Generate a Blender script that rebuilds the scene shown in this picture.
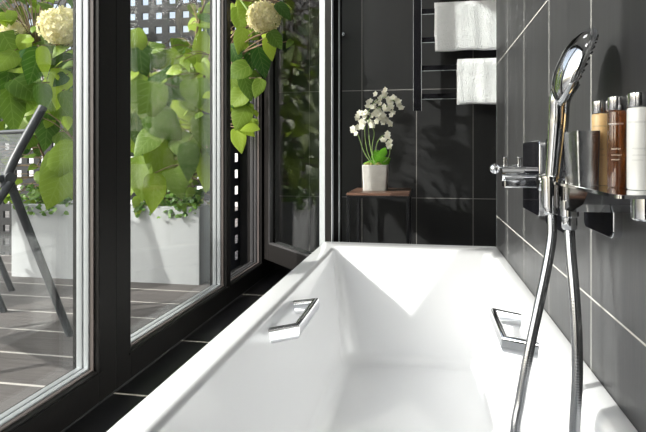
import bpy, bmesh, math, random
from mathutils import Vector, Matrix, Euler
R = random.Random(7)
sc = bpy.context.scene
for o in list(bpy.data.objects): bpy.data.objects.remove(o)
C = sc.collection
CAM_Z = .662
TH = math.radians(10.64)
F = 545.0
# ---------------- camera
cd = bpy.data.cameras.new('camera'); cam = bpy.data.objects.new('camera', cd); C.objects.link(cam)
cam.location = (0, 0, CAM_Z); cam.rotation_euler = (math.radians(90), 0, TH)
cd.sensor_width = 36; cd.lens = F/646*36; cd.shift_y = -(216-154.3)/646; cd.clip_start = .02
sc.camera = cam
# ---------------- world, sun, exposure
SUN = Vector((1, .62, -.72)).normalized()
w = bpy.data.worlds.new('world'); sc.world = w; w.use_nodes = True
nt = w.node_tree; nt.nodes.clear()
sky = nt.nodes.new('ShaderNodeTexSky'); sky.sky_type = 'NISHITA'; sky.sun_disc = False
sky.sun_elevation = math.radians(31); sky.sun_rotation = math.atan2(-SUN.x, -SUN.y)
sky.air_density = 1.0; sky.dust_density = 3.0; sky.ozone_density = 1.0
hs = nt.nodes.new('ShaderNodeHueSaturation'); hs.inputs['Saturation'].default_value = .45
bg = nt.nodes.new('ShaderNodeBackground'); bg.inputs['Strength'].default_value = .42
wo = nt.nodes.new('ShaderNodeOutputWorld')
nt.links.new(sky.outputs[0], hs.inputs['Color']); nt.links.new(hs.outputs[0], bg.inputs[0]); nt.links.new(bg.outputs[0], wo.inputs[0])
sd = bpy.data.lights.new('sun', 'SUN'); sd.energy = 7.0; sd.angle = math.radians(.9); sd.color = (1, .965, .915)
so = bpy.data.objects.new('sun', sd); C.objects.link(so); so.rotation_euler = SUN.to_track_quat('-Z', 'Y').to_euler()
# added fill lights under the ceiling, out of view (above and behind the bath)
for nm, (x, y), e in (('added_fill_light', (-.1, .2), 1.5), ('added_fill_light', (-.1, 1.7), .6)):
    ld = bpy.data.lights.new(nm, 'AREA'); ld.shape = 'DISK'; ld.size = .3; ld.energy = e; ld.color = (1, .97, .93)
    lo = bpy.data.objects.new(nm, ld); C.objects.link(lo); lo.location = (x, y, 2.44)
vs = sc.view_settings
vs.view_transform = 'Standard'; vs.look = 'None'; vs.exposure = -0.22; vs.gamma = 1; vs.use_curve_mapping = False

# ---------------- helpers
def P(x, y, Y):
    """point of the place seen at photo position (x,y) at distance Y along the bath"""
    a = math.atan((x-323)/F) - TH
    X = math.tan(a)*Y
    d = -X*math.sin(TH) + Y*math.cos(TH)
    return Vector((X, Y, CAM_Z + (154.3-y)/F*d))

def mat(name, col, rough=.5, metal=0, spec=.5, trans=0, ior=1.45, bump=0, bscale=30, var=0, vscale=6, coat=0, stretch=None):
    m = bpy.data.materials.new(name); m.use_nodes = True
    n = m.node_tree; b = n.nodes['Principled BSDF']
    b.inputs['Base Color'].default_value = (*col, 1); b.inputs['Roughness'].default_value = rough
    b.inputs['Metallic'].default_value = metal; b.inputs['Specular IOR Level'].default_value = spec
    b.inputs['Transmission Weight'].default_value = trans; b.inputs['IOR'].default_value = ior
    b.inputs['Coat Weight'].default_value = coat
    if bump or var:
        tc = n.nodes.new('ShaderNodeTexCoord'); mp = n.nodes.new('ShaderNodeMapping')
        n.links.new(tc.outputs['Object'], mp.inputs[0])
        if stretch: mp.inputs['Scale'].default_value = stretch
    if var:
        no = n.nodes.new('ShaderNodeTexNoise'); no.inputs['Scale'].default_value = vscale; no.inputs['Detail'].default_value = 6
        n.links.new(mp.outputs[0], no.inputs['Vector'])
        mr = n.nodes.new('ShaderNodeMapRange'); mr.inputs[3].default_value = 1-var; mr.inputs[4].default_value = 1+var
        n.links.new(no.outputs[0], mr.inputs[0])
        mx = n.nodes.new('ShaderNodeMix'); mx.data_type = 'RGBA'; mx.blend_type = 'MULTIPLY'; mx.inputs[0].default_value = 1
        mx.inputs[6].default_value = (*col, 1); n.links.new(mr.outputs[0], mx.inputs[7]); n.links.new(mx.outputs[2], b.inputs['Base Color'])
    if bump:
        nb = n.nodes.new('ShaderNodeTexNoise'); nb.inputs['Scale'].default_value = bscale; nb.inputs['Detail'].default_value = 4
        n.links.new(mp.outputs[0], nb.inputs['Vector'])
        bp = n.nodes.new('ShaderNodeBump'); bp.inputs['Strength'].default_value = bump; bp.inputs['Distance'].default_value = .01
        n.links.new(nb.outputs[0], bp.inputs['Height']); n.links.new(bp.outputs[0], b.inputs['Normal'])
    return m

def tile_mat(name, col, grout, axu, u0, pu, axv, v0, pv, gw=.003, rough=.3, var=.35, extra=None, stretch=(1, 1, 1), spec=.5, bump=.12):
    """tiles with a fine light joint; joints at u0+k*pu and v0+k*pv in place coordinates"""
    m = mat(name, col, rough, spec=spec)
    n = m.node_tree; b = n.nodes['Principled BSDF']; L = n.links.new
    g = n.nodes.new('ShaderNodeNewGeometry'); s = n.nodes.new('ShaderNodeSeparateXYZ'); L(g.outputs['Position'], s.inputs[0])
    def line(ax, o, p):
        a = n.nodes.new('ShaderNodeMath'); a.operation = 'SUBTRACT'; L(s.outputs[ax], a.inputs[0]); a.inputs[1].default_value = o
        pp = n.nodes.new('ShaderNodeMath'); pp.operation = 'PINGPONG'; L(a.outputs[0], pp.inputs[0]); pp.inputs[1].default_value = p/2
        c = n.nodes.new('ShaderNodeMath'); c.operation = 'LESS_THAN'; L(pp.outputs[0], c.inputs[0]); c.inputs[1].default_value = gw/2
        return c
    def single(ax, o):
        a = n.nodes.new('ShaderNodeMath'); a.operation = 'COMPARE'; L(s.outputs[ax], a.inputs[0]); a.inputs[1].default_value = o; a.inputs[2].default_value = gw/2
        return a
    ls = []
    if pu: ls.append(line(axu, u0, pu))
    if pv: ls.append(line(axv, v0, pv))
    for ax, o in (extra or []): ls.append(single(ax, o))
    cur = ls[0]
    for q in ls[1:]:
        mx = n.nodes.new('ShaderNodeMath'); mx.operation = 'MAXIMUM'; L(cur.outputs[0], mx.inputs[0]); L(q.outputs[0], mx.inputs[1]); cur = mx
    mp = n.nodes.new('ShaderNodeMapping'); mp.inputs['Scale'].default_value = stretch; L(g.outputs['Position'], mp.inputs[0])
    no = n.nodes.new('ShaderNodeTexNoise'); no.inputs['Scale'].default_value = 5; no.inputs['Detail'].default_value = 8; L(mp.outputs[0], no.inputs['Vector'])
    mr = n.nodes.new('ShaderNodeMapRange'); mr.inputs[3].default_value = 1-var; mr.inputs[4].default_value = 1+var; L(no.outputs[0], mr.inputs[0])
    m1 = n.nodes.new('ShaderNodeMix'); m1.data_type = 'RGBA'; m1.blend_type = 'MULTIPLY'; m1.inputs[0].default_value = 1
    m1.inputs[6].default_value = (*col, 1); L(mr.outputs[0], m1.inputs[7])
    m2 = n.nodes.new('ShaderNodeMix'); m2.data_type = 'RGBA'; L(cur.outputs[0], m2.inputs[0]); L(m1.outputs[2], m2.inputs[6]); m2.inputs[7].default_value = (*grout, 1)
    L(m2.outputs[2], b.inputs['Base Color'])
    r2 = n.nodes.new('ShaderNodeMapRange'); r2.inputs[3].default_value = rough-.06; r2.inputs[4].default_value = rough+.08; L(no.outputs[0], r2.inputs[0])
    r3 = n.nodes.new('ShaderNodeMath'); r3.operation = 'MAXIMUM'; L(r2.outputs[0], r3.inputs[0]); 
    r4 = n.nodes.new('ShaderNodeMath'); r4.operation = 'MULTIPLY'; L(cur.outputs[0], r4.inputs[0]); r4.inputs[1].default_value = .8; L(r4.outputs[0], r3.inputs[1])
    L(r3.outputs[0], b.inputs['Roughness'])
    bp = n.nodes.new('ShaderNodeBump'); bp.inputs['Strength'].default_value = bump; bp.inputs['Distance'].default_value = .01
    L(no.outputs[0], bp.inputs['Height']); L(bp.outputs[0], b.inputs['Normal'])
    return m

M = {}
M['tub'] = mat('white enamel', (.84, .845, .86), .12, spec=.6, coat=.3)
M['chrome'] = mat('polished chrome', (.82, .83, .85), .07, metal=1)
M['hose'] = mat('flexible steel hose', (.36, .365, .38), .22, metal=1)
M['capmetal'] = mat('satin chrome cap', (.80, .80, .82), .16, metal=1)
M['steel'] = mat('brushed steel', (.62, .63, .65), .22, metal=1, bump=.05, bscale=80)
M['darkchrome'] = mat('darkened chrome', (.22, .22, .23), .06, metal=1)  # chrome with the dark reflection put into its base colour
M['blackglass'] = mat('black glass', (.006, .006, .008), .06, spec=.5)
M['frame'] = mat('black window lacquer', (.0065, .0058, .0054), .5, spec=.22, bump=.03, bscale=60)
M['bead'] = mat('pale aluminium bead', (.42, .44, .455), .4, metal=.3)
M['jamb'] = mat('dark grey aluminium jamb', (.07, .07, .072), .35, metal=.3)
M['seal'] = mat('brown rubber seal', (.09, .075, .07), .6)
M['railblack'] = mat('black gloss lacquer', (.01, .01, .012), .1)
M['towel'] = mat('white terry', (.86, .86, .88), .95, spec=.1, bump=.9, bscale=170, var=.06, vscale=60)
M['wood'] = mat('dark brown wood', (.16, .085, .06), .35, var=.3, vscale=4, stretch=(1, 12, 1), bump=.1)
M['concrete'] = mat('pale concrete', (.50, .48, .455), .8, var=.2, vscale=18, bump=.15, bscale=50)
M['planter'] = mat('white fibre cement', (.40, .41, .42), .75, var=.1, vscale=7, bump=.15, bscale=40)
M['chair'] = mat('anthracite metal', (.045, .048, .053), .4, var=.15)
M['lattice'] = mat('black timber lattice', (.014, .014, .016), .6, var=.2)
M['render'] = mat('white render', (.8, .8, .79), .9, var=.08, bump=.1)
M['ceil'] = mat('white ceiling paint', (.8, .8, .8), .9, var=.03)
M['soil'] = mat('dark soil', (.03, .02, .014), .95, var=.4, bump=.8, bscale=60)
M['stem'] = mat('woody stem', (.16, .11, .06), .7, var=.3, vscale=30)
M['gstem'] = mat('green stem', (.22, .33, .10), .5, var=.2, vscale=30)
M['moss'] = mat('moss', (.22, .22, .05), .9, var=.5, vscale=80, bump=1, bscale=120)
M['amber'] = mat('amber liquid', (.95, .66, .32), .12, trans=.2, ior=1.4, coat=.6)
M['brown'] = mat('brown liquid', (.30, .11, .03), .06, trans=.75, ior=1.4, coat=.8)
M['milk'] = mat('milky lotion', (.82, .82, .80), .2, coat=.6)
M['ink'] = mat('pale print', (.75, .70, .6), .5)
M['ink2'] = mat('dark print', (.35, .25, .15), .5)
M['inkg'] = mat('grey print', (.45, .45, .45), .5)
M['rubber'] = mat('dark rubber nozzles', (.03, .03, .03), .5)

def glassmat(name, tint=(.97, .99, .98), ior=1.5):
    m = bpy.data.materials.new(name); m.use_nodes = True; n = m.node_tree; n.nodes.clear()
    o = n.nodes.new('ShaderNodeOutputMaterial'); mx = n.nodes.new('ShaderNodeMixShader'); t = n.nodes.new('ShaderNodeBsdfTransparent'); g = n.nodes.new('ShaderNodeBsdfGlossy')
    ge = n.nodes.new('ShaderNodeNewGeometry'); dt = n.nodes.new('ShaderNodeVectorMath'); dt.operation = 'DOT_PRODUCT'
    n.links.new(ge.outputs['Normal'], dt.inputs[0]); n.links.new(ge.outputs['Incoming'], dt.inputs[1])
    def mth(op, a, b_=None):
        q = n.nodes.new('ShaderNodeMath'); q.operation = op
        for i, v in enumerate((a, b_)):
            if v is None: continue
            if isinstance(v, (int, float)): q.inputs[i].default_value = v
            else: n.links.new(v.outputs['Value'] if 'Value' in v.outputs else v.outputs[0], q.inputs[i])
        return q
    r0 = ((ior-1)/(ior+1))**2
    f = mth('ADD', mth('MULTIPLY', mth('POWER', mth('SUBTRACT', 1, mth('ABSOLUTE', dt)), 5), 1-r0), r0)
    t.inputs[0].default_value = (*tint, 1); g.inputs['Roughness'].default_value = .0
    n.links.new(f.outputs[0], mx.inputs[0]); n.links.new(t.outputs[0], mx.inputs[1]); n.links.new(g.outputs[0], mx.inputs[2]); n.links.new(mx.outputs[0], o.inputs[0])
    return m
M['glass'] = glassmat('window glass', ior=1.58)

def leafmat(name, c1, c2, tr=.45, rough=.45):
    m = bpy.data.materials.new(name); m.use_nodes = True; n = m.node_tree; L = n.links.new
    b = n.nodes['Principled BSDF']; b.inputs['Roughness'].default_value = rough; o = n.nodes['Material Output']
    g = n.nodes.new('ShaderNodeNewGeometry'); cr = n.nodes.new('ShaderNodeValToRGB')
    cr.color_ramp.elements[0].color = (*c1, 1); cr.color_ramp.elements[1].color = (*c2, 1); L(g.outputs['Random Per Island'], cr.inputs[0])
    uv = n.nodes.new('ShaderNodeUVMap'); s = n.nodes.new('ShaderNodeSeparateXYZ'); L(uv.outputs[0], s.inputs[0])
    ab = n.nodes.new('ShaderNodeMath'); ab.operation = 'ABSOLUTE'; L(s.outputs[0], ab.inputs[0])
    mu = n.nodes.new('ShaderNodeMath'); mu.operation = 'MULTIPLY_ADD'; L(ab.outputs[0], mu.inputs[0]); mu.inputs[1].default_value = -.7; L(s.outputs[1], mu.inputs[2])
    pp = n.nodes.new('ShaderNodeMath'); pp.operation = 'PINGPONG'; L(mu.outputs[0], pp.inputs[0]); pp.inputs[1].default_value = .08
    lt = n.nodes.new('ShaderNodeMapRange'); L(pp.outputs[0], lt.inputs[0]); lt.inputs[1].default_value = 0; lt.inputs[2].default_value = .02; lt.inputs[3].default_value = 1; lt.inputs[4].default_value = 0
    mid = n.nodes.new('ShaderNodeMapRange'); L(ab.outputs[0], mid.inputs[0]); mid.inputs[1].default_value = .0; mid.inputs[2].default_value = .03; mid.inputs[3].default_value = 1; mid.inputs[4].default_value = 0
    mm = n.nodes.new('ShaderNodeMath'); mm.operation = 'MAXIMUM'; L(lt.outputs[0], mm.inputs[0]); L(mid.outputs[0], mm.inputs[1])
    m5 = n.nodes.new('ShaderNodeMath'); m5.operation = 'MULTIPLY'; L(mm.outputs[0], m5.inputs[0]); m5.inputs[1].default_value = .14
    mx = n.nodes.new('ShaderNodeMix'); mx.data_type = 'RGBA'; L(m5.outputs[0], mx.inputs[0]); L(cr.outputs[0], mx.inputs[6]); mx.inputs[7].default_value = (.55, .7, .25, 1)
    L(mx.outputs[2], b.inputs['Base Color'])
    t = n.nodes.new('ShaderNodeBsdfTranslucent'); L(mx.outputs[2], t.inputs[0])
    ms = n.nodes.new('ShaderNodeMixShader'); ms.inputs[0].default_value = tr; L(b.outputs[0], ms.inputs[1]); L(t.outputs[0], ms.inputs[2]); L(ms.outputs[0], o.inputs[0])
    return m
M['leaf'] = leafmat('hydrangea leaf', (.022, .095, .012), (.36, .50, .04))
M['ivy'] = leafmat('small leaf', (.05, .14, .02), (.20, .36, .06))
M['orchleaf'] = leafmat('orchid leaf', (.10, .30, .02), (.16, .42, .03), .25, .25)
M['floret'] = leafmat('cream floret', (.80, .74, .42), (.98, .88, .66), .4, .8)
M['blossom'] = leafmat('white blossom', (.90, .86, .72), (.95, .93, .86), .35, .7)

def link(name, bm, m, parent=None, smooth=None, mats=None):
    me = bpy.data.meshes.new(name); bmesh.ops.recalc_face_normals(bm, faces=bm.faces) if smooth != 'keep' else None
    bm.to_mesh(me); bm.free()
    for q in (mats or [m]): me.materials.append(q)
    if smooth:
        me.shade_smooth()
        if smooth != 'keep': me.set_sharp_from_angle(angle=math.radians(smooth))
    o = bpy.data.objects.new(name, me); C.objects.link(o)
    if parent: o.parent = parent
    return o
def tag(o, label=None, cat=None, group=None, kind=None):
    if label: o['label'] = label
    if cat: o['category'] = cat
    if group: o['group'] = group
    if kind: o['kind'] = kind
    return o
def empty(name, loc, label=None, cat=None, group=None, kind=None, rz=0):
    o = bpy.data.objects.new(name, None); C.objects.link(o); o.location = loc; o.rotation_euler = (0, 0, rz); o.empty_display_size = .05
    return tag(o, label, cat, group, kind)
def setparent(o, p):
    """parent keeping the mesh built in place coordinates (parents have no rotation)"""
    o.parent = p; o.location = Vector(o.location) - Vector(p.location); return o
def box(bm, a, b, bev=0):
    a, b = Vector(a), Vector(b)
    lo = Vector((min(a.x, b.x), min(a.y, b.y), min(a.z, b.z))); hi = Vector((max(a.x, b.x), max(a.y, b.y), max(a.z, b.z)))
    t = bmesh.new(); bmesh.ops.create_cube(t, size=1)
    for v in t.verts: v.co = Vector((lo[i] + (v.co[i]+.5)*(hi[i]-lo[i]) for i in range(3)))
    if bev: bmesh.ops.bevel(t, geom=list(t.edges), offset=bev, segments=3, profile=.5, affect='EDGES')
    merge(bm, t); return bm
def merge(bm, t, mtx=None, mi=None):
    uvt = t.loops.layers.uv.active
    uvb = bm.loops.layers.uv.verify() if uvt else None
    vm = {}
    for v in t.verts: vm[v] = bm.verts.new(mtx @ v.co if mtx else v.co)
    for f in t.faces:
        nf = bm.faces.new([vm[v] for v in f.verts]); nf.material_index = f.material_index if mi is None else mi
        if uvt:
            for la, lb in zip(f.loops, nf.loops): lb[uvb].uv = la[uvt].uv
    t.free()
def frame_of(d):
    d = d.normalized(); up = Vector((0, 0, 1)) if abs(d.z) < .95 else Vector((0, 1, 0))
    a = d.cross(up).normalized(); b = a.cross(d).normalized(); return a, b
def tube(bm, pts, r, n=12, cap=True):
    """tube through pts; r number or list"""
    pts = [Vector(p) for p in pts]; rs = r if isinstance(r, (list, tuple)) else [r]*len(pts)
    rings = []; a0 = None
    for i, p in enumerate(pts):
        d = (pts[min(i+1, len(pts)-1)] - pts[max(i-1, 0)]).normalized()
        if a0 is None: a0, _ = frame_of(d)
        a = (a0 - d*a0.dot(d)).normalized(); a0 = a; b = d.cross(a)
        rings.append([bm.verts.new(p + (a*math.cos(2*math.pi*k/n) + b*math.sin(2*math.pi*k/n))*rs[i]) for k in range(n)])
    for i in range(len(rings)-1):
        for k in range(n): bm.faces.new((rings[i][k], rings[i][(k+1) % n], rings[i+1][(k+1) % n], rings[i+1][k]))
    if cap: bm.faces.new(rings[0][::-1]); bm.faces.new(rings[-1])
    return bm
def lathe(bm, prof, c=(0, 0, 0), axis=(0, 0, 1), n=32):
    c = Vector(c); d = Vector(axis).normalized(); a, b = frame_of(d)
    rings = []
    for r, z in prof:
        if r < 1e-6: rings.append([bm.verts.new(c + d*z)])
        else: rings.append([bm.verts.new(c + d*z + (a*math.cos(2*math.pi*k/n) + b*math.sin(2*math.pi*k/n))*r) for k in range(n)])
    for A, B in zip(rings, rings[1:]):
        for k in range(n):
            k2 = (k+1) % n
            if len(A) == 1 and len(B) == 1: continue
            if len(A) == 1: bm.faces.new((A[0], B[k], B[k2]))
            elif len(B) == 1: bm.faces.new((A[k], A[k2], B[0]))
            else: bm.faces.new((A[k], A[k2], B[k2], B[k]))
    return bm
def spline(pts, n=8):
    pts = [Vector(p) for p in pts]; out = []
    q = [pts[0]*2-pts[1]] + pts + [pts[-1]*2-pts[-2]]
    for i in range(1, len(q)-2):
        for k in range(n):
            t = k/n; p0, p1, p2, p3 = q[i-1:i+3]
            out.append(.5*((2*p1) + (p2-p0)*t + (2*p0-5*p1+4*p2-p3)*t*t + (3*p1-p0-3*p2+p3)*t**3))
    out.append(pts[-1]); return out
def rring(x0, x1, y0, y1, z, r, n=7):
    out = []
    for cx, cy, a0 in ((x1-r, y1-r, 0), (x0+r, y1-r, 90), (x0+r, y0+r, 180), (x1-r, y0+r, 270)):
        for k in range(n):
            a = math.radians(a0 + 90*k/(n-1)); out.append(Vector((cx+r*math.cos(a), cy+r*math.sin(a), z)))
    return out
def loft(bm, rings, cap0=True, cap1=True):
    V = [[bm.verts.new(p) for p in r] for r in rings]; n = len(V[0])
    for A, B in zip(V, V[1:]):
        for k in range(n): bm.faces.new((A[k], A[(k+1) % n], B[(k+1) % n], B[k]))
    if cap0: bm.faces.new(V[0][::-1])
    if cap1: bm.faces.new(V[-1])
    return bm
def struct(name, bm, m, label, cat='wall', parent=None):
    o = link(name, bm, m, parent)
    return tag(o, label, cat, kind='structure')

# ---------------- room shell
XW = -.852                # room face of the window frames
WY = 3.03                 # far wall
XR = .276                 # tiled partition beside the bath
TUB = (-.4127, XR-.0005, .44, 2.24); RIM = .2985
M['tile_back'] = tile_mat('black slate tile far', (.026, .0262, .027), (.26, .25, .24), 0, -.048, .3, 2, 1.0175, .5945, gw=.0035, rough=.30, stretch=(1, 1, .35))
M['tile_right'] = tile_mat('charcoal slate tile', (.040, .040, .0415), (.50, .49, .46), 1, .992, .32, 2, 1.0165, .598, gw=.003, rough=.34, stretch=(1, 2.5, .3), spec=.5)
M['tile_floor'] = tile_mat('black floor tile', (.012, .012, .013), (.75, .70, .60), 1, 0, 0, 2, 0, 0, gw=.008, rough=.32, extra=[(1, 2.461), (1, 1.811), (1, 1.378), (1, .78)], stretch=(1, 1, 1))
M['tile_plain'] = mat('dark tile plain', (.03, .03, .032), .35, var=.2, bump=.1)
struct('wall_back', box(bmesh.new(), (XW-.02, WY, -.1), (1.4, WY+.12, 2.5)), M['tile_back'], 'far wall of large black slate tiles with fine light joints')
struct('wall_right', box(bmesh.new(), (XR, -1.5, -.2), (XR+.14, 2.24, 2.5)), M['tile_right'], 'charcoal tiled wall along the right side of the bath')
struct('wall_recess', box(bmesh.new(), (1.28, 2.24, -.1), (1.4, WY, 2.5)), M['tile_plain'], 'dark side wall of the recess behind the tiled partition')
struct('wall_recess', box(bmesh.new(), (XR+.14, 2.12, -.1), (1.4, 2.24, 2.5)), M['tile_plain'], 'dark return wall behind the tiled partition')
struct('wall_front', box(bmesh.new(), (XW-.08, -1.62, -.1), (XR+.14, -1.5, 2.5)), M['tile_plain'], 'dark wall behind the viewpoint')
fb = bmesh.new()
box(fb, (XW-.08, -1.5, -.2), (TUB[0]-.003, WY, 0)); box(fb, (TUB[0]-.003, 2.243, -.2), (1.28, WY, 0)); box(fb, (TUB[0]-.003, -1.5, -.2), (XR, TUB[2]-.003, 0))
struct('floor', fb, M['tile_floor'], 'black tiled floor strip between the bath and the windows', 'floor')
struct('ceiling', box(bmesh.new(), (XW-.08, -1.62, 2.5), (1.4, WY+.12, 2.6)), M['ceil'], 'white bathroom ceiling', 'ceiling')
tb = bmesh.new(); box(tb, (XR-.001, 2.2385, RIM), (XR+.005, 2.2425, 2.5)); struct('trim_1', tb, M['steel'], 'thin pale metal edge strip on the end of the tiled partition', 'trim')

struct('trim_2', box(bmesh.new(), (XW-.001, -1.5, 0), (XW+.003, WY, .003)), M['jamb'], 'thin pale sealing line where the window frames meet the floor', 'trim')
# windows
def window(n, y0, y1, o0, o1, label, pane=True):
    t = empty('window_%d' % n, (XW-.04, (y0+y1)/2, 0), label, 'window', kind='structure')
    zb, zt, ztop = .085, 2.3, 2.5
    b = bmesh.new(); xo = XW-.08
    box(b, (XW, y0, 0), (xo, o0, ztop), .003); box(b, (XW, o1, 0), (xo, y1, ztop), .003)
    box(b, (XW, o0, 0), (xo, o1, zb), .003); box(b, (XW, o0, zt), (xo, o1, ztop), .003)
    box(b, (XW+.001, o0-.012, zb-.010), (XW+.004, o1+.012, zb-.004)) 
    setparent(link('window_frame', b, M['frame']), t)
    s = bmesh.new(); box(s, (XW-.016, o1-.004, zb), (XW-.027, o1+.002, zt)); box(s, (XW-.016, o0, zb-.002), (XW-.027, o1, zb+.004)); box(s, (XW-.016, o0-.002, zb), (XW-.027, o0+.004, zt))
    setparent(link('rubber_seal', s, M['seal']), t)
    g = bmesh.new()
    for xa, xb in ((XW-.028, XW-.043), (XW-.047, XW-.064)):
        box(g, (xa, o1-.007, zb), (xb, o1+.002, zt), .0015); box(g, (xa, o0-.002, zb), (xb, o0+.007, zt), .0015)
        box(g, (xa, o0, zb-.002), (xb, o1, zb+.007), .0015); box(g, (xa, o0, zt-.007), (xb, o1, zt+.002), .0015)
    setparent(link('glazing_bead', g, M['bead'] if pane else M['jamb'], smooth=40), t)
    if pane: setparent(link('window_pane', box(bmesh.new(), (XW-.066, o0, zb), (XW-.072, o1, zt)), M['glass']), t)
    return t
window(1, -.05, 1.394, .1, 1.315, 'large fixed window pane nearest on the left, over the garden chair')
window(2, 1.394, 2.2865, 1.473, 2.263, 'second window on the left, between the broad black post and the open casement')
w3 = window(3, 2.2865, WY, 2.31, 2.782, 'narrow far window with its casement swung open into the room', pane=False)
window(4, -1.5, -.05, -1.35, -.2, 'window pane added beside the viewpoint for more daylight, outside the view')  # unseen pane added to let more daylight in
# open casement, hinged on the far jamb
H = Vector((-.842, 2.835, 0)); T = Vector((-.373, 2.302, 0)); dv = T-H; SW = dv.length
sash = bpy.data.objects.new('open_casement', None); C.objects.link(sash); sash.parent = w3
sash.location = H - Vector(w3.location); sash.rotation_euler = (0, 0, math.atan2(dv.y, dv.x))
sb = bmesh.new(); z0, z1, sw, tk = .105, 2.26, .088, .058
box(sb, (0, -tk/2, z0), (sw, tk/2, z1), .003); box(sb, (SW-sw, -tk/2, z0), (SW, tk/2, z1), .003)
box(sb, (sw, -tk/2, z0), (SW-sw, tk/2, z0+sw), .003); box(sb, (sw, -tk/2, z1-sw), (SW-sw, tk/2, z1), .003)
link('casement_frame', sb, M['frame'], sash)
gb = bmesh.new(); gj = bmesh.new()
for s0 in (-1, 1):
    ya, yb = s0*(tk/2+.0005), s0*.008
    box(gb, (SW-sw-.008, ya, z0+sw), (SW-sw+.0005, yb, z1-sw), .001); box(gj, (sw-.0005, ya, z0+sw), (sw+.008, yb, z1-sw), .001)
    box(gj, (sw, ya, z0+sw-.0005), (SW-sw, yb, z0+sw+.008), .001)
box(gb, (SW-sw+.002, tk/2, z0+sw), (SW-sw+.040, tk/2+.0015, z1-sw)); box(gb, (SW-sw+.002, -tk/2, z0+sw), (SW-sw+.040, -tk/2-.0015, z1-sw))
# pale strips stand in for reflection lines on the closing edge of the casement
box(gb, (SW-.0005, -.027, z0), (SW+.004, -.018, z1), .001); box(gb, (SW-.0005, .008, z0), (SW+.004, .015, z1), .001)
link('edge_strip', gb, M['bead'], sash, 40); link('glazing_bead', gj, M['jamb'], sash, 40)
link('window_pane', box(bmesh.new(), (sw, -.003, z0+sw), (SW-sw, .003, z1-sw)), M['glass'], sash)

# ---------------- terrace
TZ = -.06
M['deck'] = tile_mat('grey decking', (.12, .108, .104), (.48, .45, .42), 0, 0, 0, 1, 0.08, .2375, gw=.012, rough=.6, var=.5, stretch=(.6, 14, 1), bump=.3, spec=.3)  # pale joint colour stands in for stripes of sunlight across the boards
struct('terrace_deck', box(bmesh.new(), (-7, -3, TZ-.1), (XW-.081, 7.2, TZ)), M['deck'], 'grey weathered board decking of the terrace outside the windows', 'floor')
struct('neighbour_wall', box(bmesh.new(), (-9, 7.2, TZ-.1), (1.5, 7.4, 2.0)), M['render'], 'white rendered wall far behind the black lattice screen')
def lattice(name, bm, label):
    return tag(link(name, bm, M['lattice']), label, 'screen')
lb = bmesh.new(); LY = 3.42; x = -4.3
while x < -1.34: box(lb, (x, LY, TZ), (x+.048, LY+.02, 2.3)); x += .098
z = TZ+.02
while z < 2.3: box(lb, (-4.3, LY-.001, z), (-1.30, LY+.021, z+.05)); z += .098
lattice('lattice_screen', lb, 'tall black lattice screen with square holes behind the planters')
lb = bmesh.new(); LX = -1.19
for ya, yb in ((3.05, 3.29), (3.352, 3.40)): box(lb, (LX, ya, TZ), (LX+.005, yb, 2.3))
z = TZ
while z < 2.3: box(lb, (LX, 3.29, z), (LX+.005, 3.352, z+.05)); z += .104
box(lb, (LX+.005, 3.385, TZ), (-.80, 3.42, 2.3))
lattice('lattice_screen', lb, 'black end panel with a single column of square holes beyond the open window')

def leaf_mesh(wd, ln, droop=.25, fold=.15, pt=.75, nr=8):
    """ovate leaf: base at origin, tip along +Y, width along X"""
    bm = bmesh.new(); uv = bm.loops.layers.uv.verify(); rows = []
    for i in range(nr+1):
        t = i/nr; wv = wd/2*(math.sin(math.pi*min(1, t**pt*1.0)))**.8 if 0 < t < 1 else 0
        if t > .55: wv *= (1-(t-.55)/.45*.25)
        y = ln*t; zz = -droop*ln*t*t
        if wv <= 1e-5: rows.append([(0, y, zz, 0, t)])
        else:
            yb = y - (wv*.35 if t < .3 else 0)
            rows.append([(-wv, yb, zz+fold*wv - .25*wv*t, -wv/wd, t), (-wv*.5, y-(wv*.1 if t < .3 else 0), zz+fold*wv*.65, -wv*.5/wd, t), (0, y, zz, 0, t), (wv*.5, y-(wv*.1 if t < .3 else 0), zz+fold*wv*.65, wv*.5/wd, t), (wv, yb, zz+fold*wv-.25*wv*t, wv/wd, t)])
    V = [[(bm.verts.new(p[:3]), p[3:]) for p in r] for r in rows]
    def face(q):
        f = bm.faces.new([a[0] for a in q])
        for l, a in zip(f.loops, q): l[uv].uv = a[1]
    for A, B in zip(V, V[1:]):
        if len(A) == 1:
            for k in range(4): face((A[0], B[k+1], B[k]))
        elif len(B) == 1:
            for k in range(4): face((A[k], A[k+1], B[0]))
        else:
            for k in range(4): face((A[k], A[k+1], B[k+1], B[k]))
    return bm
def orient(pos, nrm, tip):
    n = nrm.normalized(); y = (tip - n*tip.dot(n)).normalized(); xx = y.cross(n)
    m = Matrix((xx, y, n)).transposed().to_4x4(); m.translation = pos; return m
def add_leaf(bm, center, wd, ln, nrm, tip, **k):
    m = orient(Vector((0, 0, 0)), nrm, tip); m.translation = Vector(center) - (m.to_3x3() @ Vector((0, ln*.5, 0)))
    merge(bm, leaf_mesh(wd, ln, **k), m); return m.translation
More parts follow.
